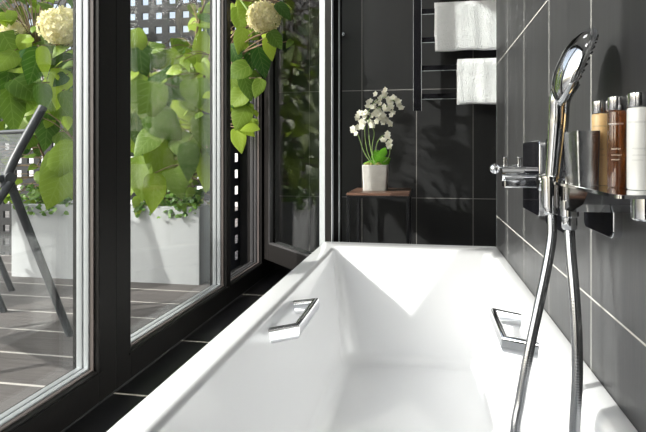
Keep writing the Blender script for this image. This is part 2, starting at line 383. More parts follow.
def flower_ball(name, c, r, parent, n=430, seed=1):
    rr = random.Random(seed); bm = bmesh.new(); uv = bm.loops.layers.uv.verify()
    for i in range(n):
        ph = math.acos(1-2*(i+.5)/n); th = i*2.39996
        d = Vector((math.sin(ph)*math.cos(th), math.sin(ph)*math.sin(th), math.cos(ph)*.86))
        p = d*r*rr.uniform(.80, 1.04); nr = (d + Vector([rr.uniform(-.5, .5) for _ in range(3)])).normalized(); a, b = frame_of(nr)
        ang = rr.uniform(0, 6.28); s = r*rr.uniform(.13, .19)
        for k in range(4):
            q = ang + k*math.pi/2; e = a*math.cos(q)+b*math.sin(q); g = nr.cross(e)
            vs_ = [bm.verts.new(p), bm.verts.new(p+e*s*.6+g*s*.42+nr*s*.1), bm.verts.new(p+e*s+nr*s*.25), bm.verts.new(p+e*s*.6-g*s*.42+nr*s*.1)]
            f = bm.faces.new(vs_)
    lathe(bm, [(0, -r*.6), (r*.5, -r*.4), (r*.68, 0), (r*.5, r*.4), (0, r*.6)], n=12)
    o = link(name, bm, M['floret'], smooth='keep'); o.location = c; setparent(o, parent); return o

def planter(x0, x1, y0, y1, label):
    t = empty('planter', ((x0+x1)/2, (y0+y1)/2, TZ), label, 'planter', 'white cube planters on the terrace')
    b = bmesh.new(); h = .43
    loft(b, [rring(x0, x1, y0, y1, TZ, .006, 4), rring(x0, x1, y0, y1, TZ+h-.004, .006, 4), rring(x0+.004, x1-.004, y0+.004, y1-.004, TZ+h, .005, 4),
             rring(x0+.028, x1-.028, y0+.028, y1-.028, TZ+h, .005, 4), rring(x0+.03, x1-.03, y0+.03, y1-.03, TZ+h-.08, .005, 4)], True, True)
    setparent(link('planter_body', b, M['planter'], smooth=30), t)
    s = bmesh.new(); box(s, (x0+.031, y0+.031, TZ+h-.079), (x1-.031, y1-.031, TZ+h-.03)); setparent(link('soil', s, M['soil']), t)
    return t
PA = planter(-2.41, -1.98, 2.83, 3.26, 'white cube planter behind the garden chair, in the nearest window')
PB = planter(-1.655, -1.225, 2.83, 3.26, 'white cube planter in the second window, below the broad green leaves')
TOP = TZ+.40

def hydrangea(label, base, leaves, heads, rnd, seed, twigs):
    rr = random.Random(seed)
    t = empty('hydrangea', base, label, 'plant'); lb = bmesh.new(); st = bmesh.new(); base = Vector(base)
    camd = lambda p: (Vector((0, 0, CAM_Z+.5))-p).normalized()
    att = []
    mains = []
    for tw in twigs:
        pts = spline([base+Vector((rr.uniform(-.08, .08), rr.uniform(-.05, .05), 0))]+[Vector(q) for q in tw], 6)
        tube(st, pts, [.009*(1-.6*i/len(pts)) for i in range(len(pts))], 7); mains += pts
    def twig(p):
        q = min(mains, key=lambda m: (m-p).length + (.25 if m.z > p.z+.05 else 0))
        if (q-p).length > .02:
            mid = (q+p)/2 + Vector((0, 0, .02)); tube(st, spline([q, mid, p], 3), .0028, 5)
    for (x, y, Y, wpx, lpx, ang, tilt) in leaves:
        p = P(x, y, Y); k = (p.y*math.cos(TH)-p.x*math.sin(TH))/F
        tip = Vector((math.cos(TH)*math.sin(ang), math.sin(TH)*math.sin(ang), -math.cos(ang)))
        nrm = camd(p)*1 + Vector((0, 0, tilt)) + Vector((rr.uniform(-.3, .3), rr.uniform(-.2, .2), rr.uniform(-.1, .2)))
        twig(add_leaf(lb, p, wpx*k, lpx*k*1.1, nrm, tip, droop=rr.uniform(.1, .3), fold=rr.uniform(.05, .3)))
    for (x0, x1, y0, y1, Y0, Y1, n, sa, sb_) in rnd:
        for i in range(n):
            p = P(rr.uniform(x0, x1), rr.uniform(y0, y1), rr.uniform(Y0, Y1)); s = rr.uniform(sa, sb_)
            ang = rr.uniform(-1.3, 1.3)
            tip = Vector((math.sin(ang), rr.uniform(-.5, .1), -math.cos(ang)))
            nrm = camd(p)*rr.uniform(.3, 1) + Vector((rr.uniform(-.6, .6), rr.uniform(-.4, .3), rr.uniform(.1, 1.1)))
            twig(add_leaf(lb, p, s*.72, s, nrm, tip, droop=rr.uniform(.05, .4), fold=rr.uniform(.05, .35)))
    setparent(link('stems', st, M['stem'], smooth=60), t)
    setparent(link('foliage', lb, M['leaf'], smooth='keep'), t)
    for i, (x, y, Y, rpx) in enumerate(heads):
        p = P(x, y, Y); k = (p.y*math.cos(TH)-p.x*math.sin(TH))/F
        flower_ball('flower_head', p, rpx*k, t, seed=seed+i)
        q = min(mains, key=lambda m: (m-p).length); b = bmesh.new(); tube(b, spline([q, (q+p)/2+Vector((0, 0, -.03)), p], 4), .005, 6)
        setparent(link('flower_stalk', b, M['gstem'], smooth=60), t)
    return t
LA = [  # x, y, distance, width, length (photo px), tip angle, tilt
 (12,48,2.75,30,34,.6,.4),(35,66,2.7,26,34,-.3,.2),(44,62,2.65,14,30,.15,.0),(50,40,2.8,16,30,.3,.1),(28,88,2.7,34,30,1.0,.6),(8,75,2.75,26,36,-.2,.3),
 (60,88,2.7,24,40,-.15,.2),(33,120,2.8,40,30,-.9,.5),(64,110,2.8,28,30,.8,.4),(12,110,2.65,26,44,.1,.2),(43,97,2.62,18,26,.1,.1),(67,68,2.8,22,30,.3,.3),
 (62,160,2.62,30,44,-.55,.35),(56,187,2.58,34,42,-.35,.2),(46,170,2.7,14,42,-.25,.0),(71,105,2.7,18,32,.5,.5),(20,65,2.8,26,26,-.9,.6),(70,140,2.8,26,26,.9,.5),
 (3,40,2.8,22,26,.7,.5),(5,60,2.7,24,28,-.5,.4),(50,52,2.9,26,26,.8,.6),(47,130,2.75,24,34,-.1,.2),(22,132,2.85,28,30,.4,.4),(76,85,2.8,20,30,.2,.3),(72,185,2.7,22,30,.2,.3),(26,100,2.7,24,28,-.4,.3)]
hydrangea('hydrangea with two cream flower heads in the nearest window', (-2.2, 3.05, TOP), LA,
          [(61.5, 27, 2.72, 21), (15, 34, 2.85, 14)], [(-30, 78, -15, 40, 2.9, 3.3, 60, .05, .10), (-35, 82, -25, 150, 2.75, 3.2, 85, .08, .15), (-20, 82, 20, 130, 2.68, 2.85, 40, .05, .11), (-10, 84, 150, 205, 2.8, 3.1, 30, .05, .10), (-30, 78, 140, 200, 2.9, 3.2, 14, .08, .13)], 11,
          [[(-2.25, 3.0, .8), (-2.3, 2.9, 1.3)], [(-2.05, 3.0, .75), (-1.95, 2.88, 1.2), (-1.9, 2.8, 1.5)], [(-2.35, 3.0, .7), (-2.5, 2.95, 1.1)], [(-2.1, 2.95, .6), (-1.98, 2.8, .75)]])
LB = [(155,60,2.9,46,20,1.2,.9),(172,84,2.75,40,36,.7,.4),(192,72,2.85,44,30,-1.0,.5),(148,101,2.6,38,40,-.1,.2),(165,124,2.62,34,38,.9,.3),(141,62,2.8,26,36,.1,.3),
 (184,112,2.8,46,30,-1.1,.5),(205,98,2.8,32,30,.3,.4),(147,140,2.58,26,36,-.6,.3),(186,145,2.65,28,28,.8,.3),(189,160,2.6,22,36,.0,.0),(137,130,2.7,20,34,.1,.2),
 (160,160,2.75,30,46,.1,.2),(155,198-6,2.62,24,36,-.1,.1),(140,178,2.7,26,44,.1,.1),(205,132,2.7,26,34,.2,.2),(208,170,2.8,24,40,-.1,.2),(177,182,2.72,26,30,.3,.3),
 (205,50,2.8,26,40,-.2,.3),(136,42,2.8,24,28,.4,.4),(172,62,2.95,34,24,-.8,.7),(200,150,2.85,28,28,.8,.4),(170,143,2.85,30,30,-.4,.3),(148,118,2.75,28,30,.5,.4),(135,90,2.75,22,36,-.1,.3),(196,92,2.75,30,28,.2,.5),
 # branch leaning in at the open window
 (241,40,2.55,16,26,-.2,.2),(238,70,2.5,22,24,-1.0,.4),(262,62,2.48,20,30,.25,.1),(251,56,2.6,16,28,.1,.1),(247,86,2.55,16,28,.3,.1),(238,98,2.6,22,22,-.7,.3),(258,88,2.5,14,20,-.3,.2),
 (241,116,2.6,22,26,-.4,.2),(246,125,2.65,20,26,.9,.3),(239,140,2.65,16,26,.2,.2),(240,20,2.6,18,28,.1,.3),(270,48,2.45,14,22,.2,.0),(235,55,2.55,16,24,.4,.2),(284,10,2.42,14,20,.7,.4),(276,40,2.42,15,20,.6,.2),(233,85,2.6,16,22,.1,.2),(246,8,2.55,22,22,-.6,.3)]
hydrangea('hydrangea with broad leaves in the second window, branch leaning through the open casement', (-1.44, 3.05, TOP), LB,
          [(264, 17, 2.45, 17)], [(128, 216, 44, 195, 2.8, 3.25, 75, .08, .16), (130, 214, 40, 180, 2.68, 2.85, 30, .06, .12), (190, 216, -10, 60, 2.8, 3.1, 25, .06, .12), (130, 216, 180, 212, 2.8, 3.0, 30, .05, .09), (196, 228, -20, 100, 2.7, 3.0, 14, .1, .16), (230, 258, -5, 130, 2.55, 2.8, 30, .05, .10), (262, 290, -10, 45, 2.42, 2.55, 12, .04, .07)], 23,
          [[(-1.5, 3.0, .8), (-1.6, 2.9, 1.2)], [(-1.35, 3.0, .8), (-1.3, 2.9, 1.2), (-1.15, 2.75, 1.5), (-.98, 2.6, 1.52), (-.87, 2.5, 1.4)], [(-1.6, 2.9, .65), (-1.65, 2.8, .9)], [(-1.3, 2.9, .6), (-1.2, 2.8, .8)], [(-1.15, 2.8, 1.2), (-1.0, 2.68, 1.25), (-.95, 2.62, .95)]])
for lab, x0, x1, sd_ in (('low small-leaved greenery spilling over the planter behind the garden chair', -2.40, -1.99, 5), ('low small-leaved greenery along the rim of the planter in the second window', -1.64, -1.24, 6)):
    rr = random.Random(sd_); b = bmesh.new(); t = empty('creeping_greenery', ((x0+x1)/2, 3.0, TOP), lab, 'plant')
    for i in range(260):
        u = rr.uniform(0, 1)**.7; p = Vector((x0+(x1-x0)*u, rr.uniform(2.80, 3.0), TOP+rr.uniform(-.015, .13)))
        if p.y < 2.835: p.z = TOP+rr.uniform(-.03, .09)
        s = rr.uniform(.02, .036)
        nrm = Vector((rr.uniform(-.5, .8), rr.uniform(-1.2, -.1), rr.uniform(.1, 1))); a = rr.uniform(0, 6.28)
        add_leaf(b, p, s*.8, s, nrm, Vector((math.cos(a), 0, math.sin(a))), nr=4)
    setparent(link('small_leaves', b, M['ivy'], smooth='keep'), t)
    b = bmesh.new()
    for i in range(16):
        xx = rr.uniform(x0+.04, x1-.04); tube(b, spline([(xx, 2.98, TOP), (xx+rr.uniform(-.04, .04), 2.92, TOP+.07), (xx+rr.uniform(-.06, .06), 2.85, TOP+.08)], 4), .002, 5)
    setparent(link('stems', b, M['gstem']), t)

# garden chairs
M['mesh'] = None
def meshmat():
    m = bpy.data.materials.new('open weave sling'); m.use_nodes = True; n = m.node_tree; L = n.links.new; b = n.nodes['Principled BSDF']
    b.inputs['Base Color'].default_value = (.16, .165, .17, 1); b.inputs['Roughness'].default_value = .6
    tc = n.nodes.new('ShaderNodeTexCoord'); s = n.nodes.new('ShaderNodeSeparateXYZ'); L(tc.outputs['Object'], s.inputs[0])
    res = []
    for i in (0, 2):
        p = n.nodes.new('ShaderNodeMath'); p.operation = 'PINGPONG'; L(s.outputs[i], p.inputs[0]); p.inputs[1].default_value = .0028
        c = n.nodes.new('ShaderNodeMath'); c.operation = 'GREATER_THAN'; L(p.outputs[0], c.inputs[0]); c.inputs[1].default_value = .0012; res.append(c)
    mu = n.nodes.new('ShaderNodeMath'); mu.operation = 'MULTIPLY'; L(res[0].outputs[0], mu.inputs[0]); L(res[1].outputs[0], mu.inputs[1])
    iv = n.nodes.new('ShaderNodeMath'); iv.operation = 'SUBTRACT'; iv.inputs[0].default_value = 1; L(mu.outputs[0], iv.inputs[1]); L(iv.outputs[0], b.inputs['Alpha'])
    return m
M['mesh'] = meshmat()
def chair(loc, rz, label):
    """local: x across, y depth (rear +y), z up from deck"""
    t = empty('garden_chair', loc, label, 'chair', 'garden chairs on the terrace', rz=rz)
    W = .56
    for s, x in ((0, 0), (1, -W)):
        b = bmesh.new(); tube(b, [(x, 0, 0), (x, -.235, .636)], .0155, 10); lk = link('leg', b, M['chair'], t, 60)
        b = bmesh.new(); tube(b, [(x+.02, -.66, 0), (x+.02, -.235, .62)], .0145, 10); link('leg', b, M['chair'], t, 60)
        b = bmesh.new(); tube(b, spline([(x, -.25, .60), (x, -.215, .70), (x, -.108, .903)], 4), .0165, 10); link('back_post', b, M['chair'], t, 60)
        b = bmesh.new(); tube(b, [(x, -.235, .636), (x, -.58, .62)], .014, 10); link('armrest', b, M['chair'], t, 60)
        b = bmesh.new(); lathe(b, [(0, -.022), (.02, -.022), (.02, .022), (0, .022)], (x, -.235, .636), (1, 0, 0), 16); link('hinge', b, M['chair'], t, 40)
    b = bmesh.new(); tube(b, [(0, -.16, .81), (-W, -.16, .81)], .008, 10); link('top_rail', b, M['chair'], t, 60)
    b = bmesh.new()
    pts = [(-.155, .81), (-.20, .73), (-.235, .66), (-.27, .57), (-.30, .49), (-.34, .42)]
    V = [[b.verts.new((x, y, z)) for x in (-.012, -W+.012)] for y, z in pts]
    for A, B in zip(V, V[1:]): b.faces.new((A[0], A[1], B[1], B[0]))
    bmesh.ops.solidify(b, geom=list(b.faces), thickness=.002)
    link('back_sling', b, M['mesh'], t)
    b = bmesh.new(); box(b, (-.012, -.74, .40), (-W+.012, -.34, .41)); link('seat_sling', b, M['mesh'], t)
    b = bmesh.new(); tube(b, [(0, -.34, .40), (0, -.74, .41), (-W, -.74, .41), (-W, -.34, .40)], .012, 10); link('seat_frame', b, M['chair'], t, 40)
    return t
chair((-1.39, 1.947, TZ), math.radians(-25), 'dark grey folding garden chair with an open-weave back, close to the nearest window')
chair((-2.15, 2.53, TZ), math.radians(-30), 'second dark garden chair at the far left edge, farther from the window')

# ---------------- bathtub
bt = empty('bathtub', ((TUB[0]+TUB[1])/2, (TUB[2]+TUB[3])/2, -.145), 'white rectangular bathtub set along the charcoal tiled wall', 'bathtub')
x0, x1, y0, y1 = TUB; b = bmesh.new(); rings = []
def rr_(dx0, dx1, dy0, dy1, z, r): rings.append(rring(x0+dx0, x1-dx1, y0+dy0, y1-dy1, z, r, 9))
rr_(.03, .0, .03, .03, -.14, .02); rr_(.0, 0, 0, 0, RIM-.05, .008); rr_(0, 0, 0, 0, RIM-.004, .008); rr_(.001, .001, .001, .001, RIM-.001, .008); rr_(.004, .004, .004, .004, RIM, .008)
il, ir, ib, inn = .056, .036, .115, .10     # rim widths: left, right, far, near
rr_(il-.008, ir-.008, inn-.01, ib-.012, RIM, .03)
for k in range(1, 6):
    a = k/5*math.pi/2; rr_(il-.008+.014*math.sin(a), ir-.008+.012*math.sin(a), inn-.01+.02*math.sin(a), ib-.012+.028*math.sin(a), RIM-.018*(1-math.cos(a)), .032)
bt0, bt1, btf, btn = .150, .10, .33, .28
D = .383
for k in range(1, 9):
    t = k/8*.86
    rr_(il+.006+(bt0-il-.03)*t, ir+.004+(bt1-ir-.03)*t, inn+.01+(btn-inn-.04)*t, ib+.016+(btf-ib-.05)*t, RIM-.018-(D-.018)*t, .032+.04*t)
for k in range(1, 7):
    a = k/6*math.pi/2; u = 1-math.cos(a); v = math.sin(a)
    L0 = (il+.006+(bt0-il-.03)*.86, ir+.004+(bt1-ir-.03)*.86, inn+.01+(btn-inn-.04)*.86, ib+.016+(btf-ib-.05)*.86)
    zz0 = RIM-.018-(D-.018)*.86
    rr_(L0[0]+.045*u, L0[1]+.045*u, L0[2]+.05*u, L0[3]+.05*u, zz0-(zz0-(RIM-D))*v, .07)
# nearly flat bottom
for s_ in (.5, .0): 
    q = rings[-1]; c = sum(q, Vector())/len(q); rings.append([c+(p-c)*(s_ if s_ else .1)+Vector((0, 0, -.003)) for p in q])
loft(b, rings)
setparent(link('tub_body', b, M['tub'], smooth=35), bt)
def grip(pts, zc, label=None):
    b = bmesh.new(); hh, th = .0180, .0045
    pts = [Vector((x, y, 0)) for x, y in pts]; offs = []
    # mitred band
    for i, p in enumerate(pts):
        d1 = (p-pts[i-1]).normalized() if i else (pts[1]-p).normalized(); d2 = (pts[i+1]-p).normalized() if i < len(pts)-1 else d1
        n1 = Vector((-d1.y, d1.x, 0)); n2 = Vector((-d2.y, d2.x, 0)); m = (n1+n2).normalized(); offs.append(m/max(.4, m.dot(n1)))
    rings = []
    for p, o in zip(pts, offs):
        rings.append([p + o*(.0085*math.copysign(abs(math.cos(a))**.7, math.cos(a))) + Vector((0, 0, zc+hh*math.copysign(abs(math.sin(a))**.6, math.sin(a)))) for a in [2*math.pi*k/20 for k in range(20)]])
    loft(b, rings); o = link('grab_handle', b, M['chrome'], smooth=38); o['label'] = label; return setparent(o, bt)
grip([(-.352, 1.190), (-.296, 1.240), (-.296, 1.462), (-.352, 1.425)], CAM_Z-.412, 'chrome grab handle on the window side')
grip([(.250, 1.205), (.171, 1.243), (.171, 1.461), (.250, 1.410)], CAM_Z-.414, 'chrome grab handle on the wall side')

# ---------------- side table and orchid
ST = empty('side_table', (-.22, 2.76, 0), 'small side table with brown top and thin black legs behind the bath', 'table')
tx0, tx1, ty0, ty1, tz = -.366, -.073, 2.55, 2.965, .48
setparent(link('table_top', box(bmesh.new(), (tx0, ty0, tz-.012), (tx1, ty1, tz), .0015), M['wood']), ST)
M['leg'] = mat('black steel', (.02, .02, .022), .3, spec=.5, metal=.3)
for x in (tx0, tx1-.014):
    for y in (ty0, ty1-.014):
        setparent(link('leg', box(bmesh.new(), (x, y, 0), (x+.014, y+.014, tz-.012), .001), M['leg']), ST)
b = bmesh.new(); box(b, (tx0+.014, ty0, tz-.024), (tx1-.014, ty0+.012, tz-.012)); box(b, (tx0+.014, ty1-.012, tz-.024), (tx1-.014, ty1, tz-.012))
box(b, (tx0, ty0+.014, tz-.024), (tx0+.012, ty1-.014, tz-.012)); box(b, (tx1-.012, ty0+.014, tz-.024), (tx1, ty1-.014, tz-.012)); setparent(link('apron_frame', b, M['leg']), ST)

OC = Vector((-.249, 2.78, tz)); OR = empty('potted_orchid', OC, 'white orchid in a square concrete pot on the side table', 'plant')
hw = .063
b = bmesh.new(); cx, cy = OC.x, OC.y
loft(b, [rring(cx-hw+.004, cx+hw-.004, cy-hw+.004, cy+hw-.004, tz+.0005, .008, 5), rring(cx-hw, cx+hw, cy-hw, cy+hw, tz+.126, .008, 5), rring(cx-hw+.003, cx+hw-.003, cy-hw+.003, cy+hw-.003, tz+.129, .007, 5),
         rring(cx-hw+.010, cx+hw-.010, cy-hw+.010, cy+hw-.010, tz+.129, .005, 5), rring(cx-hw+.010, cx+hw-.010, cy-hw+.010, cy+hw-.010, tz+.10, .005, 5)])
setparent(link('pot', b, M['concrete'], smooth=40), OR)
b = bmesh.new(); rr = random.Random(3)
for i in range(60):
    c = Vector((cx+rr.uniform(-.045, .045), cy+rr.uniform(-.045, .045), tz+.118+rr.uniform(0, .012))); s = rr.uniform(.008, .015)
    lathe(b, [(0, -s), (s*.8, -s*.5), (s, 0), (s*.7, s*.6), (0, s)], c, (rr.uniform(-.3, .3), rr.uniform(-.3, .3), 1), 7)
setparent(link('moss', b, M['moss'], smooth=60), OR)
zb = tz+.125
for (x, y, w_, l_, ang, nx) in ((379, 156, .062, .075, 1.2, .1), (386, 160, .05, .07, 2.2, .4), (372, 163, .045, .09, -1.6, .2), (384, 151, .04, .06, 2.7, .3)):
    b = bmesh.new(); add_leaf(b, P(x, y, 2.76), w_, l_, Vector((nx, -1, .5)), Vector((math.sin(ang), 0, -math.cos(ang))), droop=.2, fold=.1)
    o = link('leaf', b, M['orchleaf'], smooth='keep'); setparent(o, OR)
stems = [[(373, 166), (364, 152), (360, 140), (356, 131), (352, 130)], [(374, 166), (367, 150), (365, 125), (372, 105), (385, 97), (398, 103)], [(375, 166), (370, 145), (369, 120), (378, 108), (392, 106)],
         [(376, 166), (372, 150), (374, 132), (368, 122), (362, 112)], [(378, 166), (376, 148), (380, 138), (387, 135), (391, 140)], [(377, 166), (388, 158), (390, 146), (388, 136)]]
for i, s_ in enumerate(stems):
    pts = spline([P(x, y, 2.76+.012*math.sin(i*2+k*.4)) for k, (x, y) in enumerate(s_)], 6)
    setparent(link('flower_stem', tube(bmesh.new(), pts, .0022, 6), M['gstem'], smooth=60), OR)
def blossom_mesh():
    b = bmesh.new()
    for k in range(5):
        a = k*2*math.pi/5; lm = leaf_mesh(.0155, .0165, droop=-.15, fold=.1, nr=4)
        merge(b, lm, Matrix.Rotation(a, 4, 'Z') @ Matrix.Translation((0, .001, 0)))
    lathe(b, [(0, .004), (.003, .003), (.003, 0), (0, -.001)], n=6)
    me = bpy.data.meshes.new('flower'); b.to_mesh(me); b.free(); me.materials.append(M['blossom']); return me
bme = blossom_mesh()
fl = [(352,129),(358,127),(355,133),(361,113),(365,117),(370,121),(374,115),(378,119),(383,123),(388,121),(391,125),(364,122),(358,116),(376,103),(380,98),(384,94),(388,99),(391,103),(396,101),(399,105),(373,108),(378,110),(384,106),(389,109),(394,98),(370,101),(381,104),(386,90),(376,94),(387,137),(391,142),(385,141),(389,146),(368,114),(372,126),(380,114),(366,107),(362,126),(392,113),(383,116)]
fl += [(x_+rr.uniform(-3, 3), y_+rr.uniform(-3, 3)) for x_, y_ in fl[2:]]
for i, (x, y) in enumerate(fl):
    o = bpy.data.objects.new('flower', bme); C.objects.link(o); p = P(x+rr.uniform(-1, 1), y+rr.uniform(-1, 1), 2.74+rr.uniform(-.025, .035)); o.location = p
    d = Vector((rr.uniform(-.7, .7), -1, rr.uniform(-.3, .8))); o.rotation_euler = d.to_track_quat('Z', 'Y').to_euler(); sc_ = rr.uniform(.75, 1.15); o.scale = (sc_,)*3; setparent(o, OR)

# ---------------- towel rail and towels
RY = 2.93
TR = empty('towel_rail', (.2, RY, .9), 'black ladder towel rail on the far wall, flat horizontal bars', 'towel rail')
zpx = lambda y: CAM_Z + (154.3-y)*2.876/F
for x in (-.062, .50):
    b = bmesh.new(); box(b, (x, RY-.012, zpx(110.8)), (x+.042, RY+.012, 1.75), .002); o = link('post', b, M['railblack']); setparent(o, TR)
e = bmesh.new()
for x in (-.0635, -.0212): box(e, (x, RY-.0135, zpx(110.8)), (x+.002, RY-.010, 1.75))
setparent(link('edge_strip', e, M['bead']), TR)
for k in range(-4, 4):
    yc = 11.7+28.3*k; zc = zpx(yc)
    o = link('bar', box(bmesh.new(), (-.02, RY-.006, zc-.0145), (.50, RY+.006, zc+.0145), .001), M['railblack']); setparent(o, TR)
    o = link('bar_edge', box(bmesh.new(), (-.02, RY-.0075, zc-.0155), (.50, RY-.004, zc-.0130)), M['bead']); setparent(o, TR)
for x in (-.041, .521):
    for z in (1.0, 1.6): setparent(link('wall_bracket', tube(bmesh.new(), [(x, RY+.012, z), (x, WY, z)], .01, 10), M['steel'], smooth=60), TR)
def towel(x0, x1, zt, zb, zback, label, seed):
    b = bmesh.new(); th = .026; y0 = RY; n = 40
    prof = []
    f = -.010-th; 
    hang = [(f, zb+.012), (f+.004, zb+.002), (f+th*.5, zb), (f+th-.003, zb+.003), (-.0085, zb+.012)]
    outer = [(f, zb+.012+(zt-.03-zb-.012)*k/14) for k in range(1, 15)] + [(-(.010+th)*math.cos(a), zt-.034+.034*math.sin(a)) for a in [math.pi*k/12 for k in range(1, 12)]] + [(.010+th, zt-.034-(zt-.034-zback)*k/8) for k in range(0, 9)]
    inner = [(.0085, zback), (.0085, zt-.03), (.006, zt-.024), (0, zt-.0235), (-.006, zt-.024), (-.0085, zt-.03), (-.0085, (zt+zb)/2)]
    prof = [hang[4], hang[3], hang[2], hang[1], hang[0]] + outer + inner
    rr = random.Random(seed); ph = [rr.uniform(0, 6) for _ in range(6)]
    rings = []
    for i in range(n+1):
        u = i/n; x = x0+(x1-x0)*u; e = min(1, min(u, 1-u)*14); sh = .75+.25*math.sqrt(max(0, 1-(1-e)**2)); ring = []
        for (py, pz) in prof:
            s = 1 if abs(py) > .012 else 0
            wob = s*(.0022*math.sin(x*38+ph[0]+pz*9)+.0018*math.sin(pz*50+ph[1]+x*13)+.0012*math.sin(x*90+ph[2]))
            yy = py*(sh if s else 1)+wob*(-1 if py < 0 else 1)
            dz = .0025*math.sin(x*30+ph[3]) if pz < zt-.05 and s else .0015*math.sin(x*42+ph[4])*s
            dx = .003*math.sin(pz*40+ph[5]) if i in (0,) else 0
            ring.append(Vector((x+dx, y0+yy, pz+dz)))
        rings.append(ring)
    loft(b, rings)
    return tag(link('towel', b, M['towel'], smooth=60), label, 'towel', 'white towels on the towel rail')
towel(.049, .45, zpx(3.2), zpx(52.5), 1.25, 'wide white terry towel on the upper bar of the towel rail', 1)
towel(.163, .45, zpx(60), zpx(105.5), .98, 'lower white terry towel hanging from a middle bar of the towel rail', 2)

# window handle knob, set on the far wall
b = bmesh.new(); hk = P(343, 34.5, 3.0); lathe(b, [(0, 0), (.006, 0), (.006, .022), (.011, .026), (.013, .034), (.011, .040), (0, .042)], (hk.x, WY, hk.z), (0, -1, 0), 20)
tag(link('handle_knob', b, M['chrome'], smooth=40), 'small round chrome handle knob on the far tiled wall beside the casement', 'hook')

# ---------------- shower fittings on the right wall
def plate(t, y0, y1, z0, z1, xf):
    """square wall plate, rounded corners, chrome body and black glass front"""
    def pr(x, ins, r): return [Vector((x, p.x, p.y)) for p in rring(y0+ins, y1-ins, z0+ins, z1-ins, 0, r, 6)]
    b = bmesh.new(); loft(b, [pr(XR, 0, .014), pr(xf+.001, 0, .014), pr(xf, .001, .013)]); setparent(link('wall_plate', b, M['chrome'], smooth=40), t)
    b = bmesh.new(); loft(b, [pr(xf-.0001, .0015, .012), pr(xf-.0015, .0018, .012)]); setparent(link('black_cover', b, M['blackglass'], smooth=40), t)
# far bath tap
BT = empty('bath_tap', (XR, 1.44, .60), 'chrome bath tap with lever knob on a square black plate, farthest along the wall', 'tap')
plate(BT, 1.325, 1.535, .518, .694, .258)
b = bmesh.new(); tube(b, [(.262, 1.43, .614), (.188, 1.43, .614)], .019, 28); setparent(link('tap_body', b, M['chrome'], smooth=40), BT)
b = bmesh.new(); box(b, (.262, 1.405, .580), (.192, 1.455, .600), .003); setparent(link('spout', b, M['chrome']), BT)
b = bmesh.new(); tube(b, [(.235, 1.43, .636), (.172, 1.43, .629)], .0035, 10)
lathe(b, [(0, -.013), (.007, -.011), (.012, -.006), (.0135, 0), (.012, .006), (.007, .011), (0, .013)], (.172, 1.43, .626), (1, 0, 0), 20); setparent(link('lever_knob', b, M['chrome'], smooth=50), BT)
b = bmesh.new()
for x in (.192, .226): setparent(link('temperature_tab', box(bmesh.new(), (x, 1.422, .630), (x+.011, 1.436, .656), .002), M['steel']), BT)
# diverter plate
DV = empty('diverter_valve', (XR, 1.17, .59), 'square black valve plate behind the shower handle and hose', 'valve')
plate(DV, 1.11, 1.285, .508, .698, .264)
b = bmesh.new(); lathe(b, [(.024, 0), (.024, .012), (.018, .03), (.016, .034), (0, .034)], (.2605, 1.18, .605), (-1, 0, 0), 28); setparent(link('knob', b, M['chrome'], smooth=40), DV)
# shelf mixer
SM = empty('shower_mixer', (XR, .78, .60), 'chrome shower mixer with a slim shelf carrying bottles, hose outlet below', 'shower mixer')
SZ = CAM_Z-.042; SX = .1944
plate(SM, .842, .985, .540, .690, .264)
b = bmesh.new(); loft(b, [rring(SX, XR, .609, .93, SZ-.004, .008, 6), rring(SX, XR, .609, .93, SZ-.0005, .008, 6), rring(SX+.0005, XR, .6095, .9295, SZ, .008, 6)])
setparent(link('shelf', b, M['chrome'], smooth=30), SM)
prof = [(.912, SZ-.0045), (.912, .583), (.908, .580), (.80, .583), (.745, .598), (.722, SZ-.0045)]
b = bmesh.new(); loft(b, [[Vector((x, y, z)) for y, z in prof] for x in (.1975, .1985, .272)])
setparent(link('mixer_body', b, M['darkchrome']), SM)
HX = P(551, 190, .895)
b = bmesh.new(); hz = HX.z
lathe(b, [(.0095, -.027), (.0135, -.027), (.0145, .016), (.0145, .018), (.0175, .0185), (.0175, .0215), (.0135, .0215), (.0125, .018), (.0095, -.027)], (HX.x, HX.y, hz), (0, 0, 1), 28); 
setparent(link('handset_holder', b, M['chrome'], smooth=40), SM)
b = bmesh.new(); OUT = P(569.5, 220, .845)
lathe(b, [(0, .028), (.0125, .028), (.0125, .006), (.0105, .004), (.0105, -.012), (.009, -.014), (0, -.014)], OUT, (0, 0, 1), 24); setparent(link('hose_outlet', b, M['chrome'], smooth=40), SM)
b = bmesh.new(); lathe(b, [(0, -.026), (.020, -.026), (.022, -.024), (.022, 0), (0, 0)], (.246, .655, SZ-.0045), (0, 0, 1), 28); setparent(link('flow_knob', b, M['chrome'], smooth=40), SM)
# hand shower
HS = empty('hand_shower', (HX.x, HX.y, hz-.02), 'chrome hand shower with round head standing in its holder on the mixer', 'hand shower')
c0 = P(551, 203, .895); c1 = P(554.5, 165, .893); c2 = P(558.5, 120, .885); c3 = P(560, 98, .88); c4 = P(569, 80, .875)
b = bmesh.new(); pts = spline([c0, c1, c2, c3, c4], 8); n_ = len(pts)
rs = [.0100+.0050*min(1, (i/n_)*2.2) + (.0030*max(0, i/n_-.6)/.4) for i in range(n_)]
tube(b, pts, rs, 24); setparent(link('handle', b, M['chrome'], smooth=50), HS)
hc = P(572, 66.5, .87); long = (P(592, 33, .87)-P(560, 103, .87)).normalized(); fwd = (hc-Vector((0, 0, CAM_Z))).normalized()
nrm = long.cross(fwd).normalized(); 
if nrm.x < 0: nrm = -nrm
nrm = (nrm + fwd*(.05) ).normalized()
b = bmesh.new()
lathe(b, [(0, -.021), (.018, -.0205), (.036, -.016), (.051, -.008), (.0595, .001), (.0618, .007), (.060, .0105), (.057, .0115)], hc, nrm, 48); setparent(link('shower_head', b, M['chrome'], smooth=50), HS)
